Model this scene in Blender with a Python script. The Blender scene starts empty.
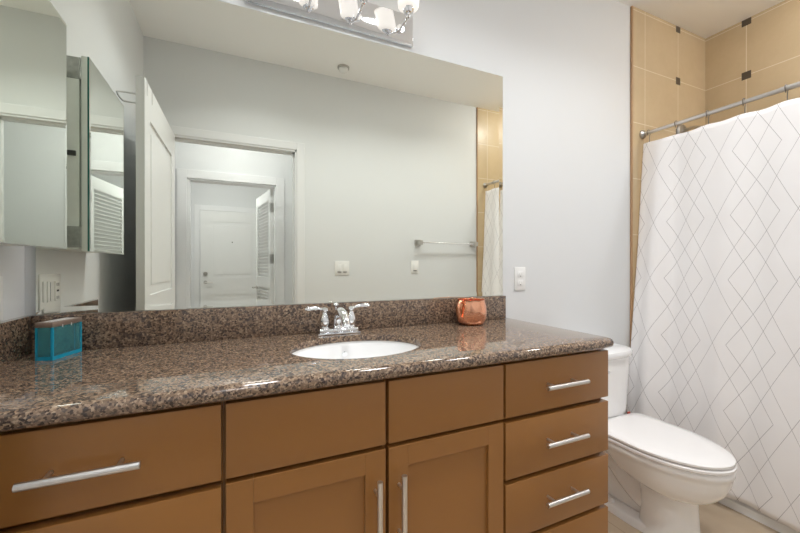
import bpy, bmesh, math, random
from mathutils import Vector, Matrix
random.seed(4)
PI = math.pi
scene = bpy.context.scene
COL = scene.collection

# ------------------------------------------------------------------ camera, world, exposure
cam = bpy.data.objects.new('camera', bpy.data.cameras.new('camera'))
COL.objects.link(cam); scene.camera = cam
cam.location = (0.0, -1.412, 1.167)
cam.rotation_euler = (math.radians(90 - 0.126), 0, -math.radians(24.282))
cam.data.sensor_width = 36.0; cam.data.lens = 364.97 * 36 / 800
cam.data.clip_start = 0.02
world = bpy.data.worlds.new('world'); scene.world = world
world.use_nodes = True
world.node_tree.nodes['Background'].inputs[0].default_value = (0.8, 0.85, 0.9, 1)
world.node_tree.nodes['Background'].inputs[1].default_value = 0.3
vs = scene.view_settings
vs.view_transform = 'Standard'; vs.look = 'None'; vs.gamma = 1.0; vs.use_curve_mapping = False
vs.exposure = 0.0
scene.cycles.max_bounces = 14; scene.cycles.diffuse_bounces = 7; scene.cycles.glossy_bounces = 8
scene.cycles.transmission_bounces = 8
L_BATH = 10.0       # glow of the added ceiling fixtures' diffusers
W_BATH = 6.0; SPREAD = 132.0   # their beams, the main fill of the room
L_SHOWER = 130.0  # glow of the added shower lamp
L_HALL = 20.0  # glow of the added hall drum
L_FOYER = 66.0  # glow of the added foyer lamp
L_SHADE = 0.65

# ------------------------------------------------------------------ material helpers
def lin(r, g, b):
    f = lambda c: (c/255/12.92) if c/255 <= .04045 else ((c/255+.055)/1.055)**2.4
    return (f(r), f(g), f(b), 1)

class NT:
    def __init__(s, name):
        s.m = bpy.data.materials.new(name); s.m.use_nodes = True
        s.t = s.m.node_tree; s.b = s.t.nodes['Principled BSDF']
    def n(s, typ, **kw):
        nd = s.t.nodes.new(typ)
        for k, v in kw.items(): setattr(nd, k, v)
        return nd
    def l(s, a, b): s.t.links.new(a, b)
    def setin(s, sock, v):
        if hasattr(v, 'is_output') or isinstance(v, bpy.types.NodeSocket): s.l(v, sock)
        else: sock.default_value = v
    def math(s, op, a, b=0.0, c=None):
        nd = s.n('ShaderNodeMath', operation=op)
        s.setin(nd.inputs[0], a); s.setin(nd.inputs[1], b)
        if c is not None: s.setin(nd.inputs[2], c)
        return nd.outputs[0]
    def mix(s, fac, a, b):
        nd = s.n('ShaderNodeMix', data_type='RGBA')
        s.setin(nd.inputs[0], fac); s.setin(nd.inputs[6], a); s.setin(nd.inputs[7], b)
        return nd.outputs[2]
    def ramp(s, fac, stops, interp='LINEAR'):
        nd = s.n('ShaderNodeValToRGB'); nd.color_ramp.interpolation = interp
        el = nd.color_ramp.elements
        while len(el) < len(stops): el.new(0.5)
        for e, (p, c) in zip(el, stops): e.position = p; e.color = c
        s.setin(nd.inputs[0], fac)
        return nd.outputs[0]
    def noise(s, vec, scale, detail=3, rough=.5):
        nd = s.n('ShaderNodeTexNoise'); nd.inputs['Scale'].default_value = scale
        nd.inputs['Detail'].default_value = detail; nd.inputs['Roughness'].default_value = rough
        if vec is not None: s.l(vec, nd.inputs['Vector'])
        return nd
    def pos(s): return s.n('ShaderNodeNewGeometry').outputs['Position']
    def xyz(s, v):
        nd = s.n('ShaderNodeSeparateXYZ'); s.l(v, nd.inputs[0]); return nd.outputs
    def bump(s, h, strength=.1, dist=.001):
        nd = s.n('ShaderNodeBump'); nd.inputs['Strength'].default_value = strength
        nd.inputs['Distance'].default_value = dist
        s.l(h, nd.inputs['Height']); s.l(nd.outputs[0], s.b.inputs['Normal'])

def simple(name, col, rough=.5, metal=0.0, noise_amt=.0, noise_scale=20, bump=0.0, bump_scale=200, **kw):
    m = NT(name)
    m.b.inputs['Roughness'].default_value = rough; m.b.inputs['Metallic'].default_value = metal
    if noise_amt:
        nz = m.noise(m.n('ShaderNodeTexCoord').outputs['Object'], noise_scale, 4)
        a = tuple(min(1, c*(1-noise_amt)) for c in col[:3])+(1,); b = tuple(min(1, c*(1+noise_amt)) for c in col[:3])+(1,)
        m.l(m.mix(nz.outputs['Fac'], a, b), m.b.inputs['Base Color'])
    else: m.b.inputs['Base Color'].default_value = col
    if bump:
        nz = m.noise(m.n('ShaderNodeTexCoord').outputs['Object'], bump_scale, 2)
        m.bump(nz.outputs['Fac'], bump, .001)
    for k, v in kw.items(): m.b.inputs[k].default_value = v
    return m.m

M = {}
M['paint'] = simple('wall_paint', lin(221, 223, 224), .6, noise_amt=.012, noise_scale=3, bump=.12, bump_scale=160)
M['ceiling'] = simple('ceiling_paint', lin(250, 250, 249), .8, noise_amt=.01, noise_scale=3)
M['trim'] = simple('trim_enamel', lin(228, 229, 230), .35, noise_amt=.01)
M['door'] = simple('door_enamel', lin(226, 227, 226), .35, noise_amt=.01)
M['cabinet'] = simple('cabinet_lacquer', lin(151, 104, 54), .3, noise_amt=.035, noise_scale=9, bump=.03, bump_scale=90)
M['steel'] = simple('brushed_steel', (.72, .71, .70, 1), .3, 1.0, noise_amt=.04, noise_scale=60)
M['chrome'] = simple('chrome', (.86, .87, .89, 1), .06, 1.0, noise_amt=.01)
M['nickel'] = simple('satin_nickel', (.52, .50, .47, 1), .28, 1.0, noise_amt=.03, noise_scale=50)
M['hook_metal'] = simple('hook_steel', (.20, .19, .175, 1), .35, .8, noise_amt=.05)
M['dark_metal'] = simple('dark_metal', (.07, .07, .07, 1), .4, .8, noise_amt=.1)
M['porcelain'] = simple('porcelain', lin(249, 249, 249), .07, noise_amt=.006)
M['seat'] = simple('seat_plastic', lin(248, 246, 245), .16, noise_amt=.006)
M['plastic'] = simple('white_plastic', lin(236, 236, 234), .35, noise_amt=.01)
M['slot'] = simple('dark_slot', lin(34, 33, 32), .6, noise_amt=.1)
M['plate_grey'] = simple('zinc_steel', lin(228, 232, 228), .4, .0, noise_amt=.05, noise_scale=40)
M['hinge'] = simple('hinge_steel', (.46, .47, .46, 1), .32, .8, noise_amt=.35, noise_scale=70)
M['glass_edge'] = simple('green_glass_edge', lin(40, 110, 100), .1, noise_amt=.1)
M['mirror'] = simple('mirror_silver', (.90, .915, .84, 1), 0.0, 1.0)
M['cab_mirror'] = simple('cabinet_mirror_silver', (.88, .925, .86, 1), 0.0, 1.0)
M['brass_brown'] = simple('brushed_bronze_lid', lin(158, 140, 128), .35, .6, noise_amt=.08, noise_scale=60)
M['red_mark'] = simple('red_label', lin(170, 60, 40), .5, noise_amt=.1)

def emis(name, col, strength, base=(.8, .8, .8, 1)):
    m = NT(name); m.b.inputs['Base Color'].default_value = base
    nz = m.noise(m.n('ShaderNodeTexCoord').outputs['Object'], 120, 2)
    m.l(m.mix(nz.outputs['Fac'], col, tuple(c*.92 for c in col[:3])+(1,)), m.b.inputs['Emission Color'])
    m.b.inputs['Emission Strength'].default_value = strength
    m.b.inputs['Roughness'].default_value = .3
    return m.m
M['fill_bath'] = emis('fill_ceiling_diffuser', (.97, .985, 1, 1), L_BATH)
M['fill_shower'] = emis('fill_shower_diffuser', (.98, .985, 1, 1), L_SHOWER)
M['fill_hall'] = emis('fill_hall_diffuser', (.99, .99, 1, 1), L_HALL)
M['fill_foyer'] = emis('fill_foyer_diffuser', (.99, .99, 1, 1), L_FOYER)
M['shade'] = emis('seeded_glass_shade', (1, .93, .84, 1), L_SHADE, (.85, .83, .8, 1))
M['bulb'] = emis('bulb_glow', (1, .8, .55, 1), 1.2)

def mk_granite():
    m = NT('brown_granite')
    co = m.n('ShaderNodeTexCoord').outputs['Object']
    warp = m.noise(co, 45, 3)
    add = m.n('ShaderNodeVectorMath', operation='MULTIPLY_ADD')
    m.l(warp.outputs['Color'], add.inputs[0]); add.inputs[1].default_value = (.004,)*3; m.l(co, add.inputs[2])
    v = m.n('ShaderNodeTexVoronoi'); v.inputs['Scale'].default_value = 250; m.l(add.outputs[0], v.inputs['Vector'])
    sep = m.n('ShaderNodeSeparateColor'); m.l(v.outputs['Color'], sep.inputs[0])
    c1 = m.ramp(sep.outputs[0], [(0, lin(40, 34, 33)), (.15, lin(66, 55, 50)), (.27, lin(112, 94, 80)), (.60, lin(136, 114, 95)),
                                 (.82, lin(158, 134, 112)), (1, lin(180, 158, 134))])
    v2 = m.n('ShaderNodeTexVoronoi'); v2.inputs['Scale'].default_value = 135; m.l(add.outputs[0], v2.inputs['Vector'])
    sep2 = m.n('ShaderNodeSeparateColor'); m.l(v2.outputs['Color'], sep2.inputs[0])
    f = m.ramp(sep2.outputs[1], [(0, (1, 1, 1, 1)), (.17, (1, 1, 1, 1)), (.20, (0, 0, 0, 1))])
    c2 = m.mix(m.math('MULTIPLY', f, .72), c1, lin(50, 49, 54))
    n2 = m.noise(co, 14, 4)
    c3 = m.mix(m.math('MULTIPLY', n2.outputs['Fac'], .35), c2, lin(112, 90, 74))
    m.l(c3, m.b.inputs['Base Color'])
    m.b.inputs['Roughness'].default_value = .045; m.b.inputs['IOR'].default_value = 1.6
    return m.m
M['granite'] = mk_granite()

def mk_tile(name, axis, u0):
    m = NT(name); P = m.pos(); x, y, z = m.xyz(P)
    u = m.math('DIVIDE', m.math('SUBTRACT', (x, y)[axis], u0), .333)
    w = m.math('DIVIDE', m.math('SUBTRACT', z, 2.350), .333)
    def dist(v, period=1.0):
        q = m.math('DIVIDE', v, period)
        return m.math('MULTIPLY', m.math('ABSOLUTE', m.math('SUBTRACT', q, m.math('ROUND', q))), period*.333)
    du, dw = dist(u), dist(w)
    grout = m.math('LESS_THAN', m.math('MINIMUM', du, dw), .0022)
    acc = m.math('LESS_THAN', m.math('MAXIMUM', dist(u, 2.0), dw), .0235)
    nz = m.noise(P, 7, 5, .6); nz2 = m.noise(P, 40, 3)
    base = m.mix(nz.outputs['Fac'], lin(192, 170, 134), lin(211, 191, 158))
    base = m.mix(m.math('MULTIPLY', nz2.outputs['Fac'], .25), base, lin(182, 160, 126))
    c = m.mix(grout, base, lin(224, 212, 190))
    c = m.mix(acc, c, lin(84, 74, 62))
    m.l(c, m.b.inputs['Base Color']); m.b.inputs['Roughness'].default_value = .35
    h = m.math('SUBTRACT', 1.0, grout); m.bump(h, .4, .0015)
    return m.m
M['tile_back'] = mk_tile('beige_tile_end', 0, 2.588)
M['tile_side'] = mk_tile('beige_tile_long', 1, -.227)
M['tile_edge'] = simple('tile_bullnose', lin(176, 140, 104), .4, noise_amt=.08, noise_scale=12)

def mk_floor():
    m = NT('beige_floor_tile'); P = m.pos(); x, y, z = m.xyz(P)
    def dist(v, per, off):
        q = m.math('DIVIDE', m.math('SUBTRACT', v, off), per)
        return m.math('MULTIPLY', m.math('ABSOLUTE', m.math('SUBTRACT', q, m.math('ROUND', q))), per)
    g = m.math('LESS_THAN', m.math('MINIMUM', dist(x, .61, .33), dist(y, .61, -.12)), .002)
    n1 = m.noise(P, 5, 6, .65); n2 = m.noise(P, 26, 5, .6)
    w = m.n('ShaderNodeTexWave'); w.inputs['Scale'].default_value = 2.2; w.inputs['Distortion'].default_value = 9
    w.inputs['Detail'].default_value = 4; m.l(P, w.inputs['Vector'])
    c = m.mix(n1.outputs['Fac'], lin(190, 170, 144), lin(211, 192, 168))
    c = m.mix(m.math('MULTIPLY', w.outputs['Fac'], .25), c, lin(168, 144, 118))
    c = m.mix(m.math('MULTIPLY', n2.outputs['Fac'], .25), c, lin(214, 193, 166))
    c = m.mix(g, c, lin(170, 145, 118))
    m.l(c, m.b.inputs['Base Color']); m.b.inputs['Roughness'].default_value = .32
    return m.m
M['floor'] = mk_floor()

def mk_curtain():
    m = NT('lattice_print_cloth')
    uv = m.n('ShaderNodeUVMap'); uv.uv_map = 'UVMap'
    u, v, _ = m.xyz(uv.outputs[0])
    H = .313
    def lines(a, wd):
        return m.math('LESS_THAN', m.math('ABSOLUTE', m.math('SUBTRACT', a, m.math('ROUND', a))), wd)
    ph = m.math('DIVIDE', m.math('SUBTRACT', v, 1.439-.027), H)
    A = m.math('DIVIDE', m.math('SUBTRACT', u, .402), .144)
    l1 = m.math('MAXIMUM', lines(m.math('ADD', A, ph), .0072), lines(m.math('SUBTRACT', A, ph), .0072))
    # narrower diamonds that turn back inside each band
    P = .288
    q = m.math('DIVIDE', m.math('SUBTRACT', u, .402), P)
    fr = m.math('MULTIPLY', m.math('SUBTRACT', q, m.math('FLOOR', q)), P)
    loc = m.math('SUBTRACT', fr, .055)
    inb = m.math('MULTIPLY', m.math('GREATER_THAN', loc, -.0005), m.math('LESS_THAN', loc, .1755))
    B = m.math('DIVIDE', loc, .175)
    l2 = m.math('MAXIMUM', lines(m.math('ADD', B, ph), .0072), lines(m.math('SUBTRACT', B, ph), .0072))
    l2 = m.math('MULTIPLY', l2, inb)
    weave = m.noise(m.pos(), 9, 3)
    base = m.mix(weave.outputs['Fac'], lin(243, 240, 240), lin(248, 246, 246))
    c = m.mix(m.math('MULTIPLY', l2, .6), base, lin(128, 122, 124))
    c = m.mix(m.math('MULTIPLY', l1, .6), c, lin(122, 116, 118))
    m.l(c, m.b.inputs['Base Color']); m.b.inputs['Roughness'].default_value = .8
    wv = m.noise(m.pos(), 380, 2); m.bump(wv.outputs['Fac'], .15, .001)
    return m.m
M['curtain'] = mk_curtain()

def mk_copper():
    m = NT('hammered_copper')
    v = m.n('ShaderNodeTexVoronoi', feature='SMOOTH_F1'); v.inputs['Scale'].default_value = 48
    m.l(m.n('ShaderNodeTexCoord').outputs['Object'], v.inputs['Vector'])
    m.b.inputs['Base Color'].default_value = (.93, .47, .30, 1); m.b.inputs['Metallic'].default_value = 1
    m.b.inputs['Roughness'].default_value = .2; m.bump(v.outputs['Distance'], .45, .006)
    return m.m
M['copper'] = mk_copper()

def mk_acrylic():
    m = NT('blue_acrylic')
    nz = m.noise(m.n('ShaderNodeTexCoord').outputs['Object'], 30, 2)
    m.l(m.mix(nz.outputs['Fac'], (.34, .87, .94, 1), (.40, .90, .95, 1)), m.b.inputs['Base Color'])
    m.b.inputs['Transmission Weight'].default_value = .9; m.b.inputs['Roughness'].default_value = .04
    m.b.inputs['IOR'].default_value = 1.3
    return m.m
M['acrylic'] = mk_acrylic()
M['acrylic_edge_glow'] = simple('cyan_edge_glow_colour', (.02, .48, .72, 1), .1, noise_amt=.15, noise_scale=40, **{'Transmission Weight': .35})  # brighter cyan stands in for light gathered in the edges

# ------------------------------------------------------------------ mesh helpers
OFF = {}
def box(bm, x0, x1, y0, y1, z0, z1, bev=0.0, seg=2):
    if x0 > x1: x0, x1 = x1, x0
    if y0 > y1: y0, y1 = y1, y0
    if z0 > z1: z0, z1 = z1, z0
    r = bmesh.ops.create_cube(bm, size=1)
    for v in r['verts']:
        v.co = Vector(((x0+x1)/2+v.co.x*(x1-x0), (y0+y1)/2+v.co.y*(y1-y0), (z0+z1)/2+v.co.z*(z1-z0)))
    if bev:
        es = list({e for v in r['verts'] for e in v.link_edges})
        bmesh.ops.bevel(bm, geom=es, offset=bev, segments=seg, affect='EDGES', profile=.5)
    return bm

def rings_to_mesh(bm, rings, cap0=True, cap1=True):
    vr = [[bm.verts.new(p) for p in r] for r in rings]
    n = len(vr[0])
    for a, b in zip(vr, vr[1:]):
        for i in range(n):
            j = (i+1) % n
            bm.faces.new((a[i], a[j], b[j], b[i]))
    if cap0: bm.faces.new(list(reversed(vr[0])))
    if cap1: bm.faces.new(vr[-1])
    return bm

def lathe(bm, prof, c=(0, 0, 0), rot=None, seg=28, sx=1, sy=1, cap0=True, cap1=True):
    R = rot or Matrix.Identity(3); c = Vector(c)
    rs = []
    for r, z in prof:
        r = max(r, 1e-4)
        rs.append([c + R @ Vector((r*sx*math.cos(2*PI*i/seg), r*sy*math.sin(2*PI*i/seg), z)) for i in range(seg)])
    return rings_to_mesh(bm, rs, cap0, cap1)

def tube(bm, pts, rad, seg=14, flat=1.0):
    pts = [Vector(p) for p in pts]; n = len(pts)
    if not isinstance(rad, (list, tuple)): rad = [rad]*n
    rs = []; up = None
    for i, p in enumerate(pts):
        d = (pts[min(i+1, n-1)] - pts[max(i-1, 0)]).normalized()
        if up is None:
            up = Vector((0, 0, 1)) if abs(d.z) < .9 else Vector((0, 1, 0))
        s = d.cross(up).normalized(); up = s.cross(d).normalized()
        rs.append([p + s*(rad[i]*math.cos(2*PI*k/seg)) + up*(rad[i]*flat*math.sin(2*PI*k/seg)) for k in range(seg)])
    return rings_to_mesh(bm, rs)

def smooth_path(pts, n=8):
    pts = [Vector(p) for p in pts]; out = []
    P = [pts[0]] + pts + [pts[-1]]
    for i in range(1, len(P)-2):
        p0, p1, p2, p3 = P[i-1], P[i], P[i+1], P[i+2]
        for k in range(n):
            t = k/n
            out.append(.5*((2*p1) + (p2-p0)*t + (2*p0-5*p1+4*p2-p3)*t*t + (3*p1-p0-3*p2+p3)*t**3))
    out.append(pts[-1]); return out

AX = {'x': Matrix.Rotation(PI/2, 3, 'Y'), 'y': Matrix.Rotation(PI/2, 3, 'X'), 'z': Matrix.Identity(3)}
def cyl(bm, c, r, h, axis='z', seg=24, r2=None):
    return lathe(bm, [(r, 0), (r if r2 is None else r2, h)], c, AX[axis], seg)   # 'y' runs towards -y

def finish(name, bm, mat, smooth=None):
    bmesh.ops.recalc_face_normals(bm, faces=bm.faces[:])
    me = bpy.data.meshes.new(name); bm.to_mesh(me); bm.free()
    for mt in (mat if isinstance(mat, list) else [mat]): me.materials.append(mt)
    if smooth is not None:
        me.polygons.foreach_set('use_smooth', [True]*len(me.polygons))
        me.set_sharp_from_angle(angle=math.radians(smooth))
    return me

def link(name, me, parent=None, loc=(0, 0, 0)):
    o = bpy.data.objects.new(name, me); COL.objects.link(o); o.location = loc
    if parent: o.parent = parent
    return o

def empty(name, label, cat, loc=(0, 0, 0), rotz=0, group=None):
    o = bpy.data.objects.new(name, None); COL.objects.link(o)
    o.empty_display_size = .05; o.location = loc; o.rotation_euler = (0, 0, rotz)
    o['label'] = label; o['category'] = cat
    if group: o['group'] = group
    OFF[o.name] = Vector(loc); return o

def part(name, bm, mat, parent, smooth=35, label=None, local=False):
    """world-coordinate bmesh -> child mesh of parent (a thing or a part)"""
    off = OFF[parent.name]
    if not local: bmesh.ops.translate(bm, verts=bm.verts[:], vec=-off)
    o = link(name, finish(name, bm, mat, smooth), parent); OFF[o.name] = off
    if label: o['label'] = label
    return o

def single(name, bm, mat, label, cat, base, smooth=35, group=None):
    bmesh.ops.translate(bm, verts=bm.verts[:], vec=-Vector(base))
    o = link(name, finish(name, bm, mat, smooth), None, base)
    o['label'] = label; o['category'] = cat; OFF[o.name] = Vector(base)
    if group: o['group'] = group
    return o

def struct(name, bm, mat, label, cat, smooth=None, parent=None):
    o = link(name, finish(name, bm, mat, smooth), parent); OFF[o.name] = Vector((0, 0, 0))
    if parent is None:
        o['kind'] = 'structure'; o['label'] = label; o['category'] = cat
    return o

def B(*boxes, bev=0.0):
    bm = bmesh.new()
    for b in boxes: box(bm, *b, bev=bev)
    return bm

# ------------------------------------------------------------------ dimensions
XL, XT, XW = -.557, 2.131, 2.896          # left wall, start of shower tile, shower far wall
YF = -1.524                                # doorway wall
ZC = 2.700                                 # ceiling
CT = .9135                                 # counter top
OX0, OX1, OZ = -.428, .436, 2.066          # bathroom door opening
YH = -1.604                                # hall face of doorway wall
YI, YI2 = -2.655, -2.775                   # inner doorway wall
IX0, IX1, IZ = -.425, .392, 2.012
YE = -4.90                                 # entry wall

# ------------------------------------------------------------------ structure
struct('floor', B((-1.6, XW+.1, YE-.1, .1, -.08, 0)), M['floor'], 'beige stone-look tiled floor of the bathroom', 'floor')
struct('ceiling', B((-1.6, XW+.1, YE-.1, .1, ZC, ZC+.08)), M['ceiling'], 'flat white painted ceiling above the bathroom', 'ceiling')
struct('wall_back', B((XL-.1, XW+.1, 0, .1, 0, ZC)), M['paint'], 'white painted wall behind the mirror and toilet', 'wall')
struct('wall_left', B((XL-.1, XL, YF, 0, 0, ZC)), M['paint'], 'white painted side wall left of the counter', 'wall')
struct('wall_right', B((XW, XW+.1, YF, 0, 0, ZC)), M['tile_side'], 'long beige tiled shower wall with dark square accents', 'wall')
bm = B((XT+.012, XW, -.010, 0, 0, ZC))
struct('trim_1', bm, M['tile_back'], 'beige tiled end wall of the shower next to the toilet', 'tile wall')
bm = bmesh.new(); box(bm, XT, XT+.012, -.013, 0, 0, ZC, bev=.003)
struct('trim_2', bm, M['tile_edge'], 'brown tile edging where white wall meets the shower tile', 'trim')
bm = B((XT+.012, XW, YF, YF+.010, 0, ZC))
struct('trim_3', bm, M['tile_back'], 'beige tiled shower wall seen at right edge of the mirror', 'tile wall')
bm = bmesh.new(); box(bm, XT, XT+.012, YF, YF+.013, 0, ZC, bev=.003)
struct('trim_4', bm, M['tile_edge'], 'brown tile edging on the doorway wall seen in the mirror', 'trim')
struct('wall_front', B((XL-.1, OX0, YH, YF, 0, ZC), (OX1, XW+.1, YH, YF, 0, ZC), (OX0, OX1, YH, YF, OZ, ZC)),
       M['paint'], 'white wall with the open bathroom doorway, seen in the mirror', 'wall')
struct('wall_hall_left', B((-1.6, -1.5, YI, YH, 0, ZC)), M['paint'], 'white hall wall to the left beyond the bathroom doorway', 'wall')
struct('wall_hall_right', B((1.5, 1.6, YI, YH, 0, ZC)), M['paint'], 'white hall wall to the right beyond the bathroom doorway', 'wall')
struct('wall_hall_far', B((-1.6, IX0, YI2, YI, 0, ZC), (IX1, 1.6, YI2, YI, 0, ZC), (IX0, IX1, YI2, YI, IZ, ZC)),
       M['paint'], 'white hall wall with the second doorway, seen through the first', 'wall')
struct('wall_foyer_left', B((-.72, -.62, YE, YI2, 0, ZC)), M['paint'], 'white foyer wall left of the entry door', 'wall')
struct('wall_foyer_right', B((1.3, 1.4, YE, YI2, 0, ZC)), M['paint'], 'white foyer wall right of the entry door', 'wall')
struct('wall_foyer_far', B((-.72, 1.4, YE-.1, YE, 0, ZC)), M['paint'], 'white foyer wall that holds the entry door', 'wall')

def casing(name, x0, x1, z1, yw, t, w, label):
    s = 1 if t > 0 else -1
    bm = bmesh.new()
    box(bm, x0-w, x0, yw, yw+t, 0, z1+w, bev=.003); box(bm, x1, x1+w, yw, yw+t, 0, z1+w, bev=.003)
    box(bm, x0, x1, yw, yw+t, z1, z1+w, bev=.003)
    return struct(name, bm, M['trim'], label, 'trim')
casing('trim_5', OX0, OX1, OZ, YF, .006, .060, 'white casing around the bathroom doorway in the mirror')
casing('trim_6', IX0, IX1, IZ, YI, .014, .085, 'white casing around the inner doorway in the mirror')
casing('trim_7', -.490, .420, 2.012, YE, .016, .075, 'white casing around the far entry door')
# jamb linings with a door stop
bm = B((OX0-.002, OX0+.012, YH, YF, 0, OZ), (OX1-.012, OX1+.002, YH, YF, 0, OZ), (OX0, OX1, YH, YF, OZ-.012, OZ+.002),
       (OX1-.024, OX1-.012, YH+.015, YH+.040, 0, OZ-.012), (OX0, OX1-.012, YH+.015, YH+.040, OZ-.026, OZ-.012))
struct('trim_8', bm, M['trim'], 'white jamb lining inside the bathroom doorway', 'trim')
bm = B((IX0-.002, IX0+.012, YI2, YI, 0, IZ), (IX1-.012, IX1+.002, YI2, YI, 0, IZ), (IX0, IX1, YI2, YI, IZ-.012, IZ+.002),
       (IX0+.012, IX0+.024, YI2+.04, YI-.02, 0, IZ-.012))
struct('trim_9', bm, M['trim'], 'white jamb lining inside the inner doorway', 'trim')

# two-panel door leaf, local: hinge at origin, width along +x, thickness along y (0..-t)
def panel_leaf(w, h, t, panels, st=.115):
    bm = bmesh.new()
    box(bm, 0, w, -t+.008, -.008, 0.008, h-.002)
    z_edges = [0.008] + [z for p in panels for z in p] + [h]
    for ya, yb in ((-.009, 0), (-t, -t+.009)):
        box(bm, 0, st, ya, yb, .008, h); box(bm, w-st, w, ya, yb, .008, h)
        for za, zb in zip(z_edges[0::2], z_edges[1::2]): box(bm, st, w-st, ya, yb, za, zb)
        for (za, zb) in panels:                                    # raised inner field with moulded border
            for k, (ins, dep) in enumerate(((.012, .004), (.05, .0045))):
                y0, y1 = (ya, ya+dep) if ya > -t/2 else (yb-dep, yb)
                if k == 1: box(bm, st+ins, w-st-ins, y0, y1+(.001 if ya > -t/2 else 0), za+ins, zb-ins, bev=.0015)
    return bm

def lever(bm, c, out, along, L=.11, rr=.027):
    """rose, neck and lever: out = unit vector off the door face, along = lever direction"""
    c, out, along = Vector(c), Vector(out), Vector(along)
    tube(bm, [c, c+out*.008], rr, 20)
    tube(bm, [c+out*.006, c+out*.05], .010, 12)
    tube(bm, smooth_path([c+out*.05-along*.008, c+out*.052+along*.03, c+out*.05+along*L*.7, c+out*.046+along*L], 5),
         [.011]*6+[.009]*5+[.008]*5, 12, .75)

# bathroom door, open about 90 degrees against the left side
d1 = link('door_1', finish('door_1', panel_leaf(.850, 2.058, .035, [(.24, .84), (1.02, 1.89)]), M['door']), None, (-.412, -1.514, 0))
d1.rotation_euler = (0, 0, math.radians(90.8)); d1['kind'] = 'structure'
d1['label'] = 'open white panelled bathroom door seen edge-on in the mirror'; d1['category'] = 'door'
OFF[d1.name] = Vector((0, 0, 0))
bm = bmesh.new(); lever(bm, (.785, -.001, .90), (0, 1, 0), (-1, 0, 0)); lever(bm, (.785, -.034, .90), (0, -1, 0), (-1, 0, 0))
part('door_handle', bm, M['nickel'], d1, label='satin lever handle', local=True)
for z in (.25, 1.0, 1.8):
    bm = bmesh.new(); tube(bm, [(0, .006, z-.045), (0, .006, z+.045)], .006, 10)
    part('hinge', bm, M['nickel'], d1, local=True)
# entry door
d2 = link('door_2', finish('door_2', panel_leaf(.896, 2.005, .044, [(.22, .72), (.98, 1.84)], .13), M['door']), None, (-.483, YE+.050, 0))
d2['kind'] = 'structure'; d2['label'] = 'closed white entry door far beyond both doorways in the mirror'; d2['category'] = 'door'
OFF[d2.name] = Vector((0, 0, 0))
bm = bmesh.new(); lever(bm, (.07, -.001, .915), (0, 1, 0), (1, 0, 0), .10)
part('door_handle', bm, M['nickel'], d2, label='satin lever handle', local=True)
bm = bmesh.new(); tube(bm, [(.07, 0, 1.045), (.07, .022, 1.045)], .03, 20); box(bm, .064, .076, .022, .036, 1.03, 1.06, bev=.002)
part('deadbolt', bm, M['nickel'], d2, label='round satin deadbolt', local=True)
bm = bmesh.new(); tube(bm, [(.44, -.004, 1.53), (.44, .004, 1.53)], .009, 14)
part('peephole', bm, M['dark_metal'], d2, local=True)
# louvred door, ajar into the foyer
W3, H3, T3 = .70, 1.995, .034
bm = bmesh.new(); st = .075
box(bm, 0, st, -T3, 0, .01, H3); box(bm, W3-st, W3, -T3, 0, .01, H3)
for za, zb in ((.01, .18), (.92, 1.04), (H3-.11, H3)): box(bm, st, W3-st, -T3, 0, za, zb)
d3 = link('door_3', finish('door_3', bm, M['door']), None, (IX1-.014, YI2-.004, 0))
d3.rotation_euler = (0, 0, math.radians(-99)); d3['kind'] = 'structure'
d3['label'] = 'white louvred door standing ajar beside the entry door'; d3['category'] = 'door'
OFF[d3.name] = Vector((0, 0, 0))
bm = bmesh.new()
for za, zb in ((.18, .92), (1.04, H3-.11)):
    n = int((zb-za)/.036)
    for i in range(n):
        z = za+(i+.5)*(zb-za)/n
        vs_ = [Vector((x, y, z+dz)) for x in (st, W3-st) for (y, dz) in ((-.003, -.018), (-.003, -.011), (-T3+.003, .018), (-T3+.003, .011))]
        v = [bm.verts.new(p) for p in vs_]
        for f in ((0, 1, 2, 3), (7, 6, 5, 4), (0, 4, 5, 1), (1, 5, 6, 2), (2, 6, 7, 3), (3, 7, 4, 0)): bm.faces.new([v[k] for k in f])
part('louvers', bm, M['door'], d3, None, local=True)
for z in (.22, 1.24, 1.80):
    bm = bmesh.new(); box(bm, -.012, .004, -.006, .006, z-.05, z+.05, bev=.001); box(bm, .0, .03, -T3-.002, -T3+.030, z-.05, z+.05)
    part('hinge', bm, M['nickel'], d3, label='satin steel hinge', local=True)
bm = bmesh.new(); lever(bm, (W3-.05, -.001, .90), (0, 1, 0), (-1, 0, 0), .08, .022); lever(bm, (W3-.05, -T3+.001, .90), (0, -1, 0), (-1, 0, 0), .08, .022)
part('door_handle', bm, M['nickel'], d3, label='small satin lever handle', local=True)

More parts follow.
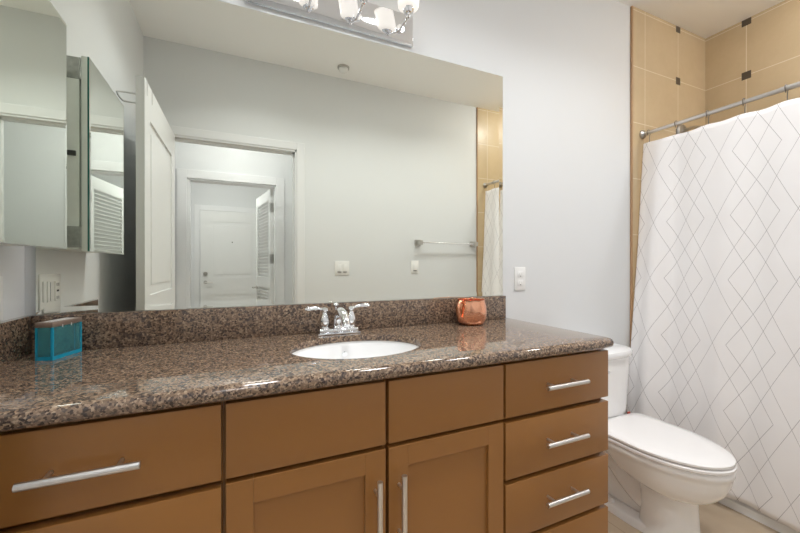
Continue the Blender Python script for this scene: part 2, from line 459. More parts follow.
# ------------------------------------------------------------------ added fill lamps, out of view, and the fixture over the mirror
def fill_dome(x, y, r, mat, label):  # added dome lamp, unseen
    t = empty('added_ceiling_light', label, 'added ceiling light', (x, y, ZC))
    bm = bmesh.new(); lathe(bm, [(r+.015, 0), (r+.015, -.022), (r, -.026), (r-.004, -.012)], (x, y, ZC), None, 40)
    part('trim_ring', bm, M['steel'], t)
    bm = bmesh.new(); lathe(bm, [(r-.004, -.012), (r-.006, -.028), (r*.8, -.055), (r*.45, -.073), (.002, -.08)], (x, y, ZC), None, 40, cap0=False)
    part('diffuser', bm, mat, t, 60)
def fill_disc(x, y, r, label, k=1.0):  # added disc lamp with beam, stands in for the unknown room light
    t = empty('added_ceiling_light', label, 'added ceiling light', (x, y, ZC))
    bm = bmesh.new(); lathe(bm, [(r+.014, 0), (r+.014, -.008), (r+.004, -.012), (r, -.006), (r, 0)], (x, y, ZC), None, 40, cap1=False); part('trim_ring', bm, M['plastic'], t)
    bm = bmesh.new(); lathe(bm, [(r, -.001), (r-.001, -.005), (.002, -.006)], (x, y, ZC), None, 40); part('diffuser', bm, M['fill_bath'], t, 60)
    ld_ = bpy.data.lights.new('fill_beam', 'AREA'); ld_.shape = 'DISK'; ld_.size = r*2*.95; ld_.spread = math.radians(SPREAD)
    ld_.energy = W_BATH*k; ld_.color = (.97, .985, 1.0)
    lo = bpy.data.objects.new('fill_beam', ld_); COL.objects.link(lo); lo.parent = t; lo.location = (0, 0, -.010)
fill_disc(.15, -.78, .12, 'added unseen flat ceiling light above the left drawers', 1.1)
fill_disc(.95, -.78, .12, 'added unseen flat ceiling light above the right drawers', .92)
fill_disc(1.70, -.78, .12, 'added unseen flat ceiling light above the toilet', .82)
def fill_drum(x, y, z, r, mat, label):  # added drum lamp, throws light through the doorway onto the cabinet fronts
    t = empty('added_ceiling_light', label, 'added ceiling light', (x, y, ZC))
    bm = bmesh.new(); lathe(bm, [(.06, 0), (.06, -.015), (.010, -.02), (.008, z-ZC+.10), (.01, z-ZC+.098)], (x, y, ZC), None, 32); part('canopy', bm, M['steel'], t)
    bm = bmesh.new(); lathe(bm, [(.002, z+.10), (r*.9, z+.10), (r, z+.09), (r, z+.01), (r*.93, z), (.002, z-.002)], (x, y, 0), None, 40); part('drum_shade', bm, mat, t, 50)
fill_drum(.02, -2.02, 2.36, .15, M['fill_hall'], 'added unseen drum light in the hall behind the bathroom')
fill_dome(2.52, -.95, .075, M['fill_shower'], 'added unseen small ceiling light inside the shower')
fill_dome(-.30, -3.55, .17, M['fill_foyer'], 'added unseen ceiling light in front of the entry door')

vl = empty('vanity_light', 'chrome vanity light bar with glass shades above the mirror', 'wall light', (.36, 0, 2.098))
bm = bmesh.new(); box(bm, .035, .692, -.013, 0, 2.102, 2.232, bev=.002)
part('back_plate', bm, M['chrome'], vl, label='polished chrome back plate')
for i in range(4):
    x = .629-.187*i
    bm = bmesh.new()
    tube(bm, [(x+.002, -.012, 2.160), (x+.002, -.020, 2.160)], .016, 18)
    tube(bm, smooth_path([(x+.002, -.015, 2.160), (x+.001, -.045, 2.158), (x, -.082, 2.160), (x, -.100, 2.172)], 6), .0052, 12)
    part('arm', bm, M['chrome'], vl)
    bm = bmesh.new()
    lathe(bm, [(.002, 2.150), (.007, 2.153), (.008, 2.160), (.005, 2.165), (.006, 2.168), (.017, 2.171), (.023, 2.180), (.025, 2.196), (.022, 2.200)], (x, -.100, 0), None, 24)
    part('socket_cup', bm, M['chrome'], vl)
    bm = bmesh.new()
    lathe(bm, [(.020, 2.188), (.034, 2.190), (.040, 2.197), (.042, 2.21), (.044, 2.30), (.046, 2.325), (.042, 2.325), (.040, 2.30), (.038, 2.21), (.030, 2.196), (.018, 2.194)], (x, -.100, 0), None, 32)
    sh = part('glass_shade', bm, M['shade'], vl, 50)
    bm = bmesh.new(); lathe(bm, [(.011, 2.197), (.013, 2.215), (.024, 2.245), (.026, 2.262), (.018, 2.283), (.002, 2.291)], (x, -.100, 0), None, 20)
    part('bulb', bm, M['bulb'], sh, 60)

# ------------------------------------------------------------------ mirror on the wall
MX0, MX1, MZ0, MZ1 = -.530, 1.179, 1.0235, 2.081
mir = empty('wall_mirror', 'wide frameless wall mirror with polished edges above the granite backsplash', 'mirror', (.33, 0, MZ0))
bm = B((MX0, MX1, -.0058, -.0005, MZ0, MZ1))
part('glass_back', bm, M['glass_edge'], mir, None, label='green glass edge')
bw = .021; yo_, yi_ = -.0068, -.0060
bm = bmesh.new()
o4 = [bm.verts.new((x, yo_, z)) for x, z in ((MX0, MZ0), (MX1, MZ0), (MX1, MZ1), (MX0, MZ1))]
i4 = [bm.verts.new((x, yi_, z)) for x, z in ((MX0+bw, MZ0+bw), (MX1-bw, MZ0+bw), (MX1-bw, MZ1-bw), (MX0+bw, MZ1-bw))]
b4 = [bm.verts.new((v.co.x, -.0058, v.co.z)) for v in o4]
bm.faces.new(i4)
for k in range(4):
    j = (k+1) % 4
    bm.faces.new((o4[k], o4[j], i4[j], i4[k])); bm.faces.new((b4[k], b4[j], o4[j], o4[k]))
part('mirror_face', bm, M['mirror'], mir, None)

# ------------------------------------------------------------------ medicine cabinet on the left wall
mc = empty('medicine_cabinet', 'mirrored medicine cabinet on the left wall above the counter', 'cabinet', (XL, -.295, 1.214))
C0, C1, Z0, Z1, XF = -.497, -.0935, 1.214, 1.843, -.430
bm = bmesh.new()
box(bm, XL, XF-.028, C0+.004, C1-.004, Z0+.006, Z1-.006, bev=.002)
for z in [Z0+.10+.0525*k for k in range(9)]:
    tube(bm, [(-.500, C1-.005, z), (-.500, C1-.0030, z)], .0035, 10)
part('body', bm, M['plate_grey'], mc, label='grey steel cabinet box')
bm = B((XF-.022, XF-.006, C0, C1, Z0, Z1), bev=.001)
dr = part('door', bm, M['plate_grey'], mc, label='mirrored cabinet door')
bm = bmesh.new(); box(bm, XF-.006, XF-.0012, C0, C1, Z0, Z1)
part('glass_pane', bm, M['glass_edge'], dr, None, label='green glass edge')
bm = bmesh.new()
ob = [bm.verts.new((XF-.0010, y, z)) for y, z in ((C0, Z0), (C1, Z0), (C1, Z1), (C0, Z1))]
ib = [bm.verts.new((XF, y, z)) for y, z in ((C0+.009, Z0+.009), (C1-.009, Z0+.009), (C1-.009, Z1-.009), (C0+.009, Z1-.009))]
bm.faces.new(ib)
for k in range(4): bm.faces.new((ob[k], ob[(k+1) % 4], ib[(k+1) % 4], ib[k]))
part('mirror_face', bm, M['cab_mirror'], dr, None)
for z0, z1 in ((Z1-.075, Z1-.006), (Z0+.012, Z0+.080)):
    bm = bmesh.new(); box(bm, -.520, -.4575, C1-.005, C1-.0005, z0, z1, bev=.002)
    tube(bm, [(-.4555, C1-.004, z0), (-.4555, C1-.004, z1)], .003, 10)
    part('hinge', bm, M['hinge'], mc)
bm = B((-.488, -.466, C1-.005, C1+.001, 1.520, 1.536), bev=.001)
part('catch', bm, M['dark_metal'], mc)

# ------------------------------------------------------------------ vanity cabinets
YB, YFR = -.516, -.545            # carcass front, drawer-front face
ZT = .8785                        # underside of the slab
def carcass(x0, x1):
    return B((x0, x0+.016, YB, -.004, .09, ZT), (x1-.016, x1, YB, -.004, .09, ZT), (x0+.016, x1-.016, YB, -.004, .09, .106),
             (x0+.016, x1-.016, -.010, -.004, .106, ZT), (x0+.016, x1-.016, YB, YB+.012, .106, ZT), (x0, x1, YB+.06, YB+.074, 0, .09))
def bar_handle(bm, p0, p1):
    p0, p1 = Vector(p0), Vector(p1); d = (p1-p0)
    tube(bm, [p0, p1], .0072, 16)
    for t in (.2, .8):
        q = p0+d*t; tube(bm, [q, (q.x, YFR, q.z)], .0045, 12)
def front(x0, x1, z0, z1):
    bm = bmesh.new(); box(bm, x0, x1, YFR, YB-.0005, z0, z1, bev=.0015); return bm
ROWS = [(.708, .870), (.520, .692), (.335, .505), (.100, .320)]
HZ = [.790, .613, .431, .245]
def drawer_bank(name, x0, x1, cx0, cx1, label, cxh):
    t = empty(name, label, 'cabinet', ((x0+x1)/2, -.27, 0), group=None)
    part('body', carcass(cx0, cx1), M['cabinet'], t, None)
    xm = cxh
    for (z0, z1), hz in zip(ROWS, HZ):
        d = part('drawer', front(x0, x1, z0, z1), M['cabinet'], t)
        bm = bmesh.new(); bar_handle(bm, (xm-.0905, YFR-.035, hz), (xm+.0865, YFR-.035, hz))
        part('handle', bm, M['steel'], d, label='brushed steel bar handle')
    return t
lb = drawer_bank('drawer_cabinet', -.484, -.028, -.486, -.024, 'brown cabinet of drawers at the left wall under the counter', -.2515)
bm = bmesh.new(); box(bm, XL+.002, -.4865, YFR, YB-.0005, .09, .870)
part('filler_strip', bm, M['cabinet'], lb)
drawer_bank('drawer_cabinet', .740, 1.194, .735, 1.194, 'brown cabinet of drawers beside the toilet, right end of vanity', .9635)
sc_ = empty('sink_cabinet', 'brown sink cabinet with two panelled doors between the drawer banks', 'cabinet', (.355, -.27, 0))
part('body', carcass(-.0235, .7345), M['cabinet'], sc_, None)
for x0, x1 in ((-.019, .351), (.360, .731)):
    part('false_drawer_front', front(x0, x1, .708, .870), M['cabinet'], sc_)
for x0, x1, hx in ((-.019, .351, .322), (.360, .731, .388)):
    bm = bmesh.new(); s = .055; z0, z1 = .100, .697
    box(bm, x0, x0+s, YFR, YB-.0005, z0, z1, bev=.001); box(bm, x1-s, x1, YFR, YB-.0005, z0, z1, bev=.001)
    box(bm, x0+s, x1-s, YFR, YB-.0005, z0, z0+s, bev=.001); box(bm, x0+s, x1-s, YFR, YB-.0005, z1-s, z1, bev=.001)
    box(bm, x0+s, x1-s, YFR+.009, YB-.002, z0+s, z1-s)
    d = part('door', bm, M['cabinet'], sc_, None)
    bm = bmesh.new(); bar_handle(bm, (hx, YFR-.035, .638), (hx, YFR-.035, .438))
    part('handle', bm, M['steel'], d, label='upright brushed steel bar handle')

# ------------------------------------------------------------------ granite countertop with an oval cut-out
SX, SY, SA, SB = .357, -.293, .212, .166
ZS = CT-.022
def perimeter(n_side):
    pts = []
    for (ax, ay), (bx, by) in (((0, 0), (1, 0)), ((1, 0), (1, 1)), ((1, 1), (0, 1)), ((0, 1), (0, 0))):
        for i in range(n_side): pts.append((ax+(bx-ax)*i/n_side, ay+(by-ay)*i/n_side))
    return pts
PER = perimeter(20)
def ring_rect(x0, x1, y0, y1, z, rc=.0):
    out = []
    for u, v in PER:
        x, y = x0+u*(x1-x0), y0+v*(y1-y0)
        if rc and x > x1-rc and y < y0+rc:
            c = Vector((x1-rc, y0+rc)); d = Vector((x, y))-c
            m_ = max(abs(d.x), abs(d.y)); d = d.normalized()*m_
            x, y = c.x+d.x, c.y+d.y
        out.append(Vector((x, y, z)))
    return out
ct = empty('countertop', 'speckled brown granite countertop along the vanity', 'countertop', (.33, -.28, ZT))
CX0, CX1, CY0, CY1 = XL+.001, 1.219, -.566, -.001
rr = (CT-ZT)/2; zm = (CT+ZT)/2
bm = bmesh.new()
outer = ring_rect(CX0, CX1-rr, CY0+rr, CY1, CT, .02)
ang = [math.atan2((p.y-SY)/SB, (p.x-SX)/SA) for p in outer]
def ell(z, k=1.0): return [Vector((SX+SA*k*math.cos(a), SY+SB*k*math.sin(a), z)) for a in ang]
mid = lambda A, C, t: [a.lerp(c, t) for a, c in zip(A, C)]
rings = [ell(ZT, 1.22), ell(ZS-.0002, 1.20), ell(ZS-.0002), ell(CT-.002), ell(CT, 1.008)]
for t in (.33, .66): rings.append(mid(ell(CT, 1.008), outer, t))
rings.append(outer)
for k in range(1, 9):
    a = PI*k/8
    e = rr*math.sin(a)
    rings.append(ring_rect(CX0, CX1-rr+e, CY0+rr-e, CY1, zm+rr*math.cos(a), .02+e))
rings.append(rings[0])
vr = []
for r in rings[:-1]: vr.append([bm.verts.new(p) for p in r])
vr.append(vr[0])
n = len(PER)
for a, b in zip(vr, vr[1:]):
    for i in range(n):
        j = (i+1) % n
        bm.faces.new((a[i], a[j], b[j], b[i]))
part('slab', bm, M['granite'], ct, 40)
bm = bmesh.new(); box(bm, XL+.022, 1.1865, -.021, -.001, CT+.0003, 1.0225, bev=.0015)
part('backsplash', bm, M['granite'], ct)
bm = bmesh.new(); box(bm, XL+.001, XL+.021, -.560, -.001, CT+.0003, 1.0225, bev=.0015)
part('backsplash', bm, M['granite'], ct)

# undermount basin
sk = empty('sink', 'oval white undermount basin set in the granite counter', 'sink', (SX, SY, ZS-.15))
bm = bmesh.new()
prof = [(1.10, -.001), (1.10, -.012), (1.03, -.02), (1.0, -.05), (.93, -.095), (.75, -.135), (.45, -.152), (.13, -.157),
        (.13, -.149), (.44, -.144), (.72, -.127), (.89, -.090), (.96, -.048), (1.0, -.012), (1.02, -.001)]
lathe(bm, [(r, ZS+z) for r, z in prof], (SX, SY, 0), None, 56, SA, SB, False, False)
part('basin', bm, M['porcelain'], sk, 50)
bm = bmesh.new(); lathe(bm, [(.030, ZS-.150), (.030, ZS-.144), (.024, ZS-.1425), (.022, ZS-.148), (.002, ZS-.146)], (SX, SY, 0), None, 28)
part('drain', bm, M['chrome'], sk, label='chrome drain ring')
bm = bmesh.new(); tube(bm, [(SX, SY+SB*.945, ZS-.040), (SX, SY+SB*.915, ZS-.042)], .010, 16)
part('overflow_ring', bm, M['chrome'], sk)

# ------------------------------------------------------------------ faucet
FX, FY = .351, -.070
fa = empty('faucet', 'chrome two-handle faucet behind the oval basin', 'faucet', (FX, FY, CT))
bm = bmesh.new(); box(bm, FX-.080, FX+.080, FY-.027, FY+.027, CT+.0003, CT+.006, bev=.002); box(bm, FX-.074, FX+.074, FY-.023, FY+.023, CT+.006, CT+.022, bev=.006, seg=3)
part('base_plate', bm, M['chrome'], fa, 40)
for s in (-1, 1):
    x = FX+s*.051
    bm = bmesh.new()
    lathe(bm, [(.019, .020), (.019, .026), (.013, .029), (.0155, .036), (.0185, .046), (.018, .054), (.013, .068), (.0095, .077), (.009, .082), (.0125, .085), (.0135, .090), (.012, .096), (.004, .0995), (.001, .100)], (x, FY, CT), None, 24)
    part('valve_body', bm, M['chrome'], fa, 50)
    bm = bmesh.new()
    e = Vector((x+s*.072, FY-.006, CT+.093+(.006 if s > 0 else .001)))
    st_ = Vector((x, FY, CT+.090))
    pts = [st_.lerp(e, t) + Vector((0, 0, .006*math.sin(t*PI))) for t in [i/10 for i in range(11)]]
    tube(bm, pts, [.0072, .0058, .0052, .0050, .0072, .0064, .0075, .0072, .0088, .0078, .004], 14)
    part('handle', bm, M['chrome'], fa, 60)
bm = bmesh.new()
lathe(bm, [(.021, .020), (.021, .026), (.017, .030), (.016, .045)], (FX, FY-.002, CT), None, 24)
pts = smooth_path([(FX, FY, CT+.030), (FX, FY-.004, CT+.060), (FX, FY-.026, CT+.083), (FX, FY-.062, CT+.082), (FX, FY-.098, CT+.066), (FX, FY-.112, CT+.050)], 6)
n_ = len(pts); tube(bm, pts, [.0190-.0055*i/(n_-1) for i in range(n_)], 20)
tube(bm, [(FX, FY-.1105, CT+.053), (FX, FY-.116, CT+.045)], .0125, 20)
part('spout', bm, M['chrome'], fa, 50)
bm = bmesh.new(); tube(bm, [(FX-.004, FY+.018, CT+.020), (FX-.004, FY+.018, CT+.100)], .0028, 10)
lathe(bm, [(.003, .094), (.005, .098), (.0105, .102), (.0115, .107), (.008, .112), (.001, .1145)], (FX-.004, FY+.018, CT), None, 20)
part('lift_rod', bm, M['chrome'], fa, 50)

# ------------------------------------------------------------------ copper mug
GX, GY = .932, -.096
mg = empty('copper_mug', 'hammered copper mug on the counter against the backsplash', 'mug', (GX, GY, CT))
bm = bmesh.new()
out_ = [(.002, .0005), (.044, .0005), (.052, .004), (.060, .018), (.0655, .040), (.067, .058), (.0645, .080), (.0595, .097), (.0585, .106), (.060, .109)]
lathe(bm, out_+[(.0575, .108), (.0565, .097), (.0615, .080), (.064, .058), (.0625, .040), (.057, .018), (.048, .006), (.002, .005)], (GX, GY, CT), None, 48)
part('cup', bm, M['copper'], mg, 50)
hd = Vector((-.95, -.31, 0))
bm = bmesh.new()
c_ = Vector((GX, GY, CT))
pts = smooth_path([c_+hd*.058+Vector((0, 0, .100)), c_+hd*.074+Vector((0, 0, .101)), c_+hd*.086+Vector((0, 0, .082)), c_+hd*.083+Vector((0, 0, .050)), c_+hd*.062+Vector((0, 0, .030))], 6)
tube(bm, pts, .0072, 12)
part('handle', bm, M['copper'], mg, 60)

# ------------------------------------------------------------------ blue soap dish / brush holder in the corner
A_ = Vector((-.485, -.131)); B_ = Vector((-.446, -.143)); C_ = Vector((-.415, -.038))
ang_ = math.atan2(C_.y-B_.y, C_.x-B_.x)
ctr = (A_+C_)/2
sd = empty('toothbrush_holder', 'blue clear acrylic toothbrush holder with metallic lid in counter corner', 'toothbrush holder', (ctr.x, ctr.y, CT), ang_)
lx, ly = .0535, .0205
bm = bmesh.new()
box(bm, -lx, lx, -ly, ly, .0004, .088); 
box(bm, -lx+.004, lx-.004, -ly+.004, ly-.004, .012, .0878)
part('cup', bm, M['acrylic'], sd, None, local=True, label='clear blue acrylic box')
bm = bmesh.new(); box(bm, -lx-.0004, lx+.0004, -ly-.0004, ly+.0004, .0002, .010)
for sx_ in (-1, 1):
    for sy_ in (-1, 1): box(bm, sx_*(lx+.0004), sx_*(lx-.0045), sy_*(ly+.0004), sy_*(ly-.0045), .009, .0879)
part('glow_edges', bm, M['acrylic_edge_glow'], sd, None, local=True, label='acrylic edges coloured bright cyan as edge glow')
bm = bmesh.new(); box(bm, -lx-.001, lx+.001, -ly-.001, ly+.001, .088, .1015, bev=.0012)
ld = part('lid', bm, M['brass_brown'], sd, local=True, label='brushed metallic lid')
for yy in (-.007, .007):
    bm = bmesh.new(); box(bm, -lx+.012, lx-.012, yy-.003, yy+.003, .1013, .1020)
    part('slot', bm, M['plastic'], ld, None, local=True, label='pale slot')
for xx in (-.020, .012):
    bm = bmesh.new(); box(bm, xx-.0012, xx+.0012, -ly-.0014, -ly-.0009, .084, .092)
    part('clip', bm, M['plastic'], ld, None, local=True)

# ------------------------------------------------------------------ wall plates (built facing -y, then turned)
def outlet_plate(t, x, z, s=1, y=0.0):
    bm = bmesh.new(); box(bm, x-.035, x+.035, y, y-.005*s, z-.0575, z+.0575, bev=.002)
    p = part('cover_plate', bm, M['plastic'], t)
    for dz in (-.021, .021):
        bm = bmesh.new(); box(bm, x-.017, x+.017, y-.0045*s, y-.0068*s, z+dz-.0145, z+dz+.0145, bev=.001)
        f = part('socket', bm, M['plastic'], t)
        bm = bmesh.new()
        box(bm, x-.0075, x-.0072, y-.0066*s, y-.0072*s, z+dz-.002, z+dz+.008); box(bm, x+.0072, x+.0075, y-.0066*s, y-.0072*s, z+dz-.002, z+dz+.006)
        box(bm, x-.003, x+.003, y-.0066*s, y-.0082*s, z+dz-.010, z+dz-.0072)
        part('slot', bm, M['slot'], f, None, label='dark plug slots')
t = empty('wall_outlet', 'white double outlet on the wall right of the mirror', 'outlet', (1.290, 0, 1.045))
outlet_plate(t, 1.290, 1.1025)

def rocker(t, x, z, y):      # faces +y
    bm = bmesh.new(); box(bm, x-.0165, x+.0165, y+.0045, y+.0072, z-.033, z+.033, bev=.001)
    r_ = part('rocker', bm, M['plastic'], t)
    bm = bmesh.new(); box(bm, x-.0165, x+.0165, y+.0083, y+.0090, z-.034, z-.029)
    part('slot', bm, M['slot'], r_, None)
t = empty('light_switch', 'white two-gang switch plate reflected in the mirror beside the doorway', 'switch', (.797, YF, 1.09))
bm = bmesh.new(); box(bm, .737, .857, YF, YF+.005, 1.089, 1.204, bev=.002); part('cover_plate', bm, M['plastic'], t)
rocker(t, .773, 1.1465, YF); rocker(t, .820, 1.1465, YF)
t = empty('light_switch', 'white single switch plate reflected below the towel bar', 'switch', (1.463, YF, 1.10))
bm = bmesh.new(); box(bm, 1.426, 1.500, YF, YF+.005, 1.097, 1.212, bev=.002); part('cover_plate', bm, M['plastic'], t)
rocker(t, 1.463, 1.1545, YF)
# combination plate on the left wall, seen only in the mirror
t = empty('switch_outlet', 'white switch and outlet plate on left wall, reflected by the mirror edge', 'switch', (XL, -.180, 1.015))
bm = bmesh.new(); box(bm, XL, XL+.005, -.240, -.118, 1.025, 1.140, bev=.002); part('cover_plate', bm, M['plastic'], t)
for yy, nm in ((-.152, 'rocker'), (-.206, 'socket')):
    bm = bmesh.new(); box(bm, XL+.0045, XL+.008, yy-.0165, yy+.0165, 1.0495, 1.1155, bev=.001)
    f = part(nm, bm, M['plastic'], t)
    bm = bmesh.new()
    if nm == 'rocker': box(bm, XL+.0078, XL+.0084, yy-.001, yy+.001, 1.052, 1.113)
    else:
        for zz in (1.104, 1.060):
            box(bm, XL+.0078, XL+.0086, yy-.008, yy-.005, zz-.005, zz+.005); box(bm, XL+.0078, XL+.0086, yy+.005, yy+.008, zz-.005, zz+.005)
        box(bm, XL+.0078, XL+.0086, yy-.008, yy+.008, 1.080, 1.086)
    part('slot', bm, M['slot'], f, None)

# ------------------------------------------------------------------ towel bar on the doorway wall
t = empty('towel_bar', 'chrome towel bar on the doorway wall, reflected in the mirror', 'towel bar', (1.78, YF, 1.372))
for x in (1.490, 2.080):
    bm = bmesh.new(); box(bm, x-.028, x+.028, YF, YF+.012, 1.344, 1.400, bev=.003); box(bm, x-.019, x+.019, YF+.012, YF+.075, 1.352, 1.392, bev=.004)
    part('bracket', bm, M['nickel'], t)
bm = bmesh.new(); tube(bm, [(1.490, YF+.055, 1.372), (2.080, YF+.055, 1.372)], .0075, 16)
part('bar', bm, M['chrome'], t)

# smoke detector, over-door rack, lever on the left wall
t = empty('smoke_detector', 'small round white detector on the ceiling, reflected in the mirror', 'detector', (.763, -1.354, ZC))
bm = bmesh.new(); lathe(bm, [(.046, 0), (.046, -.008), (.043, -.012)], (.763, -1.354, ZC), None, 32); part('base', bm, M['nickel'], t)
bm = bmesh.new(); lathe(bm, [(.036, -.010), (.034, -.030), (.022, -.040), (.002, -.043)], (.763, -1.354, ZC), None, 32); part('cover', bm, M['plastic'], t, 60)

t = empty('door_rack', 'grey wire rack hooked over the top of the open bathroom door', 'rack', (-.450, -.76, 1.98))
for yy in (-.700, -.815):
    bm = bmesh.new()
    tube(bm, [(-.3850, yy, 1.985), (-.3850, yy, 2.0592), (-.3870, yy, 2.0612), (-.4235, yy, 2.0612), (-.4258, yy, 2.0592), (-.4258, yy, 1.975)], .0014, 8)
    part('hook_strap', bm, M['steel'], t)
bm = bmesh.new()
tube(bm, smooth_path([(-.427, -.700, 1.984), (-.490, -.700, 1.984), (-.508, -.715, 1.984), (-.508, -.800, 1.984), (-.490, -.815, 1.984), (-.427, -.815, 1.984)], 5), .0040, 8)
part('towel_rail', bm, M['steel'], t, 60)

# ------------------------------------------------------------------ toilet
TX = 1.728
to = empty('toilet', 'white two-piece toilet with closed lid between vanity and shower curtain', 'toilet', (TX, -.35, 0))
def egg(z, yf, yb, hw, yc=None, p=2.0, pb=2.6, n=48):
    yc = yb-(yb-yf)*.52 if yc is None else yc
    out = []
    for i in range(n):
        a = 2*PI*i/n; c, s = math.cos(a), math.sin(a)
        q = p if s < 0 else pb
        x = hw*math.copysign(abs(c)**(2/q), c); l = (yc-yf) if s < 0 else (yb-yc)
        out.append(Vector((TX+x, yc+l*math.copysign(abs(s)**(2/q), s), z)))
    return out
bm = bmesh.new()
rings_to_mesh(bm, [egg(.196, -.535, -.420, .050, -.48), egg(.202, -.568, -.385, .090, -.47), egg(.215, -.592, -.330, .118, -.45), egg(.235, -.616, -.280, .142, -.43), egg(.262, -.638, -.225, .160, -.41),
                   egg(.292, -.652, -.200, .172, -.39), egg(.322, -.660, -.140, .180, -.38), egg(.338, -.6625, -.085, .183, -.38), egg(.342, -.666, -.045, .187, -.38), egg(.362, -.667, -.035, .188, -.38),
                   egg(.368, -.663, -.035, .184, -.38)])
part('bowl', bm, M['porcelain'], to, 50)
bm = bmesh.new()
rings_to_mesh(bm, [egg(.0005, -.560, -.335, .108, -.44, 2.0, 3.0), egg(.012, -.560, -.335, .108, -.44, 2.0, 3.0), egg(.03, -.554, -.345, .101, -.44, 2.0, 3.0), egg(.10, -.549, -.352, .096, -.44, 2.0, 3.0),
                   egg(.17, -.546, -.350, .095, -.44, 2.0, 3.0), egg(.205, -.550, -.340, .097, -.44, 2.0, 3.0), egg(.225, -.55, -.34, .09, -.44)])
part('pedestal', bm, M['porcelain'], to, 50)
bm = bmesh.new()
rings_to_mesh(bm, [egg(.0005, -.50, -.070, .112, -.30, 2.6, 2.6), egg(.030, -.50, -.070, .110, -.30, 2.6, 2.6), egg(.038, -.495, -.076, .102, -.30, 2.6, 2.6)])
part('foot', bm, M['porcelain'], to, 50)
bm = bmesh.new()
tube(bm, smooth_path([(TX, -.400, .110), (TX, -.345, .125), (TX, -.285, .165), (TX, -.230, .215), (TX, -.170, .245), (TX, -.120, .220), (TX, -.095, .160), (TX, -.100, .100), (TX, -.120, .060), (TX, -.14, .034)], 5),
     [.080]*46, 24, .85)
box(bm, TX-.055, TX+.055, -.36, -.09, .034, .20, bev=.02)
part('trapway', bm, M['porcelain'], to, 50)
bm = bmesh.new(); box(bm, TX-.075, TX+.075, -.20, -.03, .300, .372, bev=.02)
part('tank_shelf', bm, M['porcelain'], to, 50)
for s in (-1, 1):
    bm = bmesh.new(); lathe(bm, [(.014, .0), (.014, .012), (.009, .020), (.001, .023)], (TX+s*.088, -.235, .034), None, 18)
    part('bolt_cap', bm, M['seat'], to, 60)
# bow-front tank
def tankring(z, hw, yf, yb=-.012, n=48):
    out = []
    for i in range(n):
        a = 2*PI*i/n; c, s = math.cos(a), math.sin(a); yc = -.075
        q = 2.9 if s < 0 else 7
        x = hw*math.copysign(abs(c)**(2/q), c); l = (yc-yf) if s < 0 else (yb-yc)
        out.append(Vector((TX+x, yc+l*math.copysign(abs(s)**(2/q), s), z)))
    return out
bm = bmesh.new(); rings_to_mesh(bm, [tankring(.368, .150, -.150), tankring(.384, .176, -.172), tankring(.42, .182, -.178), tankring(.56, .190, -.184), tankring(.700, .198, -.190)])
part('tank', bm, M['porcelain'], to, 50)
bm = bmesh.new(); rings_to_mesh(bm, [tankring(.699, .203, -.196), tankring(.703, .208, -.200), tankring(.722, .209, -.201), tankring(.731, .205, -.197), tankring(.734, .195, -.186)])
part('tank_lid', bm, M['porcelain'], to, 50)
bm = bmesh.new(); tube(bm, [(TX-.135, -.165, .655), (TX-.135, -.197, .655)], .011, 14); tube(bm, smooth_path([(TX-.14, -.196, .655), (TX-.10, -.204, .652), (TX-.06, -.206, .645)], 4), [.006]*4+[.007]*4+[.005], 12)
part('flush_lever', bm, M['chrome'], to, 50)
bm = B((TX+.118, TX+.140, -.1785, -.1755, .400, .410)); part('label', bm, M['red_mark'], to, None, label='tiny red label low on the tank')
bm = bmesh.new()
rings_to_mesh(bm, [egg(.3700, -.664, -.185, .185, -.40, 2.0, 8), egg(.374, -.669, -.180, .190, -.40, 2.0, 8), egg(.383, -.669, -.180, .190, -.40, 2.0, 8), egg(.3865, -.664, -.184, .186, -.40, 2.0, 8)])
part('seat', bm, M['seat'], to, 40)
bm = bmesh.new()
rings_to_mesh(bm, [egg(.3900, -.660, -.182, .183, -.40, 2.0, 8), egg(.393, -.665, -.178, .188, -.40, 2.0, 8), egg(.4015, -.665, -.178, .188, -.40, 2.0, 8), egg(.4055, -.658, -.184, .182, -.40, 2.0, 8),
                   egg(.4085, -.59, -.21, .145, -.40, 2.0, 3.2), egg(.4095, -.50, -.30, .07, -.40)])
part('lid', bm, M['seat'], to, 40)
for s in (-1, 1):
    bm = bmesh.new(); tube(bm, [(TX+s*.075-.022, -.182, .392), (TX+s*.075+.022, -.182, .392)], .011, 16)
    part('hinge', bm, M['seat'], to, 50)

# ------------------------------------------------------------------ bathtub, rod, rings, curtain, shower head
tb = empty('bathtub', 'white bathtub whose apron shows below the shower curtain', 'bathtub', (2.53, -.76, 0))
TX0, TX1, TY0, TY1 = 2.170, XW-.002, YF+.012, -.012
bm = bmesh.new()
def rr4(x0, x1, y0, y1, z): return ring_rect(x0, x1, y0, y1, z)
rings_to_mesh(bm, [rr4(TX0, TX1, TY0, TY1, .0005), rr4(TX0, TX1, TY0, TY1, .040), rr4(TX0+.012, TX1, TY0, TY1, .052), rr4(TX0+.016, TX1, TY0, TY1, .34), rr4(TX0, TX1, TY0, TY1, .36), rr4(TX0, TX1, TY0, TY1, .395), rr4(TX0+.006, TX1, TY0, TY1, .40),
                   rr4(TX0+.075, TX1-.06, TY0+.08, TY1-.08, .40), rr4(TX0+.09, TX1-.075, TY0+.10, TY1-.10, .385), rr4(TX0+.14, TX1-.12, TY0+.16, TY1-.20, .08), rr4(TX0+.16, TX1-.14, TY0+.20, TY1-.24, .06)])
part('shell', bm, M['porcelain'], tb, 40)
bm = bmesh.new(); lathe(bm, [(.025, .0605), (.025, .064), (.02, .065), (.002, .063)], (2.53, -.33, 0), None, 24); part('drain', bm, M['chrome'], tb)

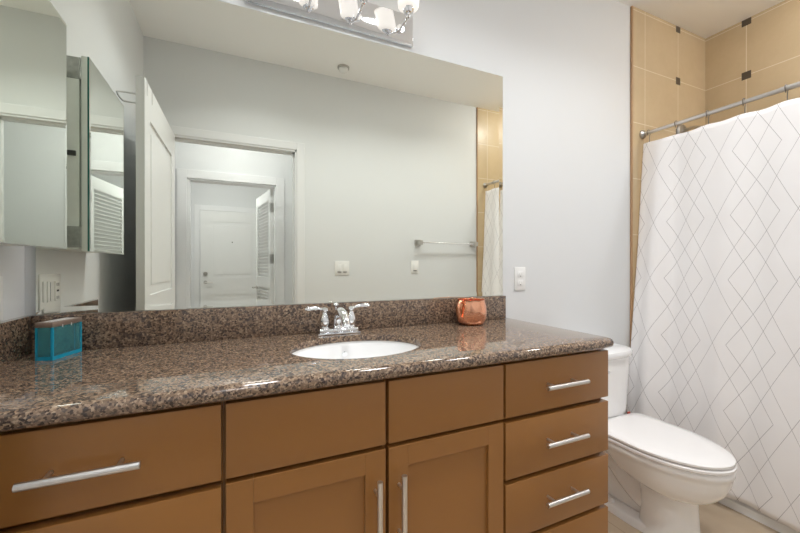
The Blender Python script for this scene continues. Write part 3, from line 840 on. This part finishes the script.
RX, RZ = 2.229, 1.954
rd = empty('curtain_rod', 'stainless curtain rod spanning the shower opening', 'curtain rod', (RX, -.76, RZ))
bm = bmesh.new(); tube(bm, [(RX, -.62, RZ), (RX, YF+.012, RZ)], .0118, 20); part('outer_tube', bm, M['steel'], rd)
bm = bmesh.new(); tube(bm, [(RX, -.012, RZ), (RX, -.64, RZ)], .0102, 20); part('inner_tube', bm, M['steel'], rd)
for y0, y1 in ((-.0105, -.030), (YF+.0105, YF+.030)):
    bm = bmesh.new(); tube(bm, [(RX, y0, RZ), (RX, y0+(y1-y0)*.4, RZ), (RX, y1, RZ)], [.026, .026, .016], 24); part('end_flange', bm, M['nickel'], rd)

ZTOP, ZHEM = 1.893, .062
ring_y = [-.048-.148*k for k in range(10)]
rg = None
places = ['first, nearest the toilet wall', 'second from the toilet wall', 'third from the toilet wall', 'fourth from the toilet wall', 'fifth from the toilet wall',
          'sixth from the toilet wall', 'seventh from the toilet wall', 'eighth from the toilet wall', 'ninth from the toilet wall', 'last, by the doorway wall']
ring_proto = None
for k, y in enumerate(ring_y):
    lab = 'steel curtain hook on the shower rod, ' + places[k]
    if ring_proto is None:
        bm = bmesh.new()
        pts = [Vector((.0155*math.cos(a), 0, .0155*math.sin(a))) for a in [PI*(-.35+1.7*i/20) for i in range(21)]]
        pts = [Vector((.0, 0, -.072)), Vector((.004, 0, -.074)), Vector((.007, 0, -.069)), Vector((.0065, 0, -.03))] + pts[1:-1] + [Vector((-.008, 0, -.022))]
        tube(bm, pts, .0021, 8)
        me = finish('curtain_hook', bm, M['hook_metal'], 60)
        ring_proto = link('curtain_hook', me, None, (RX, y, RZ)); o = ring_proto
    else:
        o = ring_proto.copy(); COL.objects.link(o); o.location = (RX, y, RZ)
    o['label'] = lab; o['category'] = 'curtain hook'; o['group'] = 'curtain hooks on the shower rod'

def curtain_mesh():
    bm = bmesh.new(); uvl = bm.loops.layers.uv.new('UVMap')
    ny, nz = 220, 70
    ya, yb = -.022, YF+.03
    grid = []
    for j in range(nz+1):
        t = j/nz; row = []
        for i in range(ny+1):
            s = i/ny; y = ya+(yb-ya)*s
            d = abs((y-ring_y[0])/.148); fr = d-math.floor(d)
            top = ZTOP + .006*abs(math.cos(PI*d))**2 - (.004 if True else 0)
            hem = ZHEM + .004*math.sin(y*9)
            z = top+(hem-top)*t
            zz = max(0, min(1, (1.893-z)/1.5))
            lean = -.012-(.060+.052*math.exp(-((y+.02)/.16)**2))*zz**.9-.024*max(0,min(1,(1.3-z)))
            if z < .4: lean += .0
            ripple = (.010*math.sin(y*2*PI/.296+.9)+.006*math.sin(y*2*PI/.17+2.0+z*.6))*(.35+.65*min(1, zz*2.2))
            edge = math.exp(-((y+.13)/.045)**2)*.014*(.3+zz) - math.exp(-((y+.20)/.05)**2)*.008
            x = RX+.002+lean+ripple-edge
            if y > -.07 and x > 0: x += (-.02)*zz*(y+.07)/.05
            row.append((bm.verts.new((x, y, z)), (-y, z)))
        grid.append(row)
    for j in range(nz):
        for i in range(ny):
            q = [grid[j][i], grid[j][i+1], grid[j+1][i+1], grid[j+1][i]]
            f = bm.faces.new([a[0] for a in q])
            for lp, a in zip(f.loops, q): lp[uvl].uv = a[1]
    return bm
bm = curtain_mesh()
base = Vector((2.15, -.76, ZHEM))
bmesh.ops.translate(bm, verts=bm.verts[:], vec=-base)
me = bpy.data.meshes.new('shower_curtain'); bm.to_mesh(me); bm.free(); me.materials.append(M['curtain'])
me.polygons.foreach_set('use_smooth', [True]*len(me.polygons))
cu = link('shower_curtain', me, None, base)
sol = cu.modifiers.new('thickness', 'SOLIDIFY'); sol.thickness = .0012; sol.offset = 0
cu['label'] = 'white shower curtain printed with thin grey diamonds'; cu['category'] = 'shower curtain'

t = empty('shower_sprayer', 'chrome shower head and arm on the tiled end wall above the curtain', 'shower head', (2.62, -.010, 2.03))
bm = bmesh.new(); lathe(bm, [(.050, 0), (.050, .004), (.042, .014), (.014, .020)], (2.62, -.010, 2.03), AX['y'], 28); part('flange', bm, M['nickel'], t)
bm = bmesh.new(); tube(bm, smooth_path([(2.62, -.012, 2.03), (2.62, -.08, 2.035), (2.62, -.14, 2.01), (2.62, -.175, 1.965)], 6), .0095, 14); part('arm', bm, M['nickel'], t, 60)
rot = Matrix.Rotation(math.radians(180-32), 3, 'X')
bm = bmesh.new(); lathe(bm, [(.012, -.004), (.014, .012), (.022, .022), (.036, .038), (.038, .052), (.034, .054), (.002, .052)], (2.62, -.172, 1.968), rot, 28); part('head', bm, M['nickel'], t)
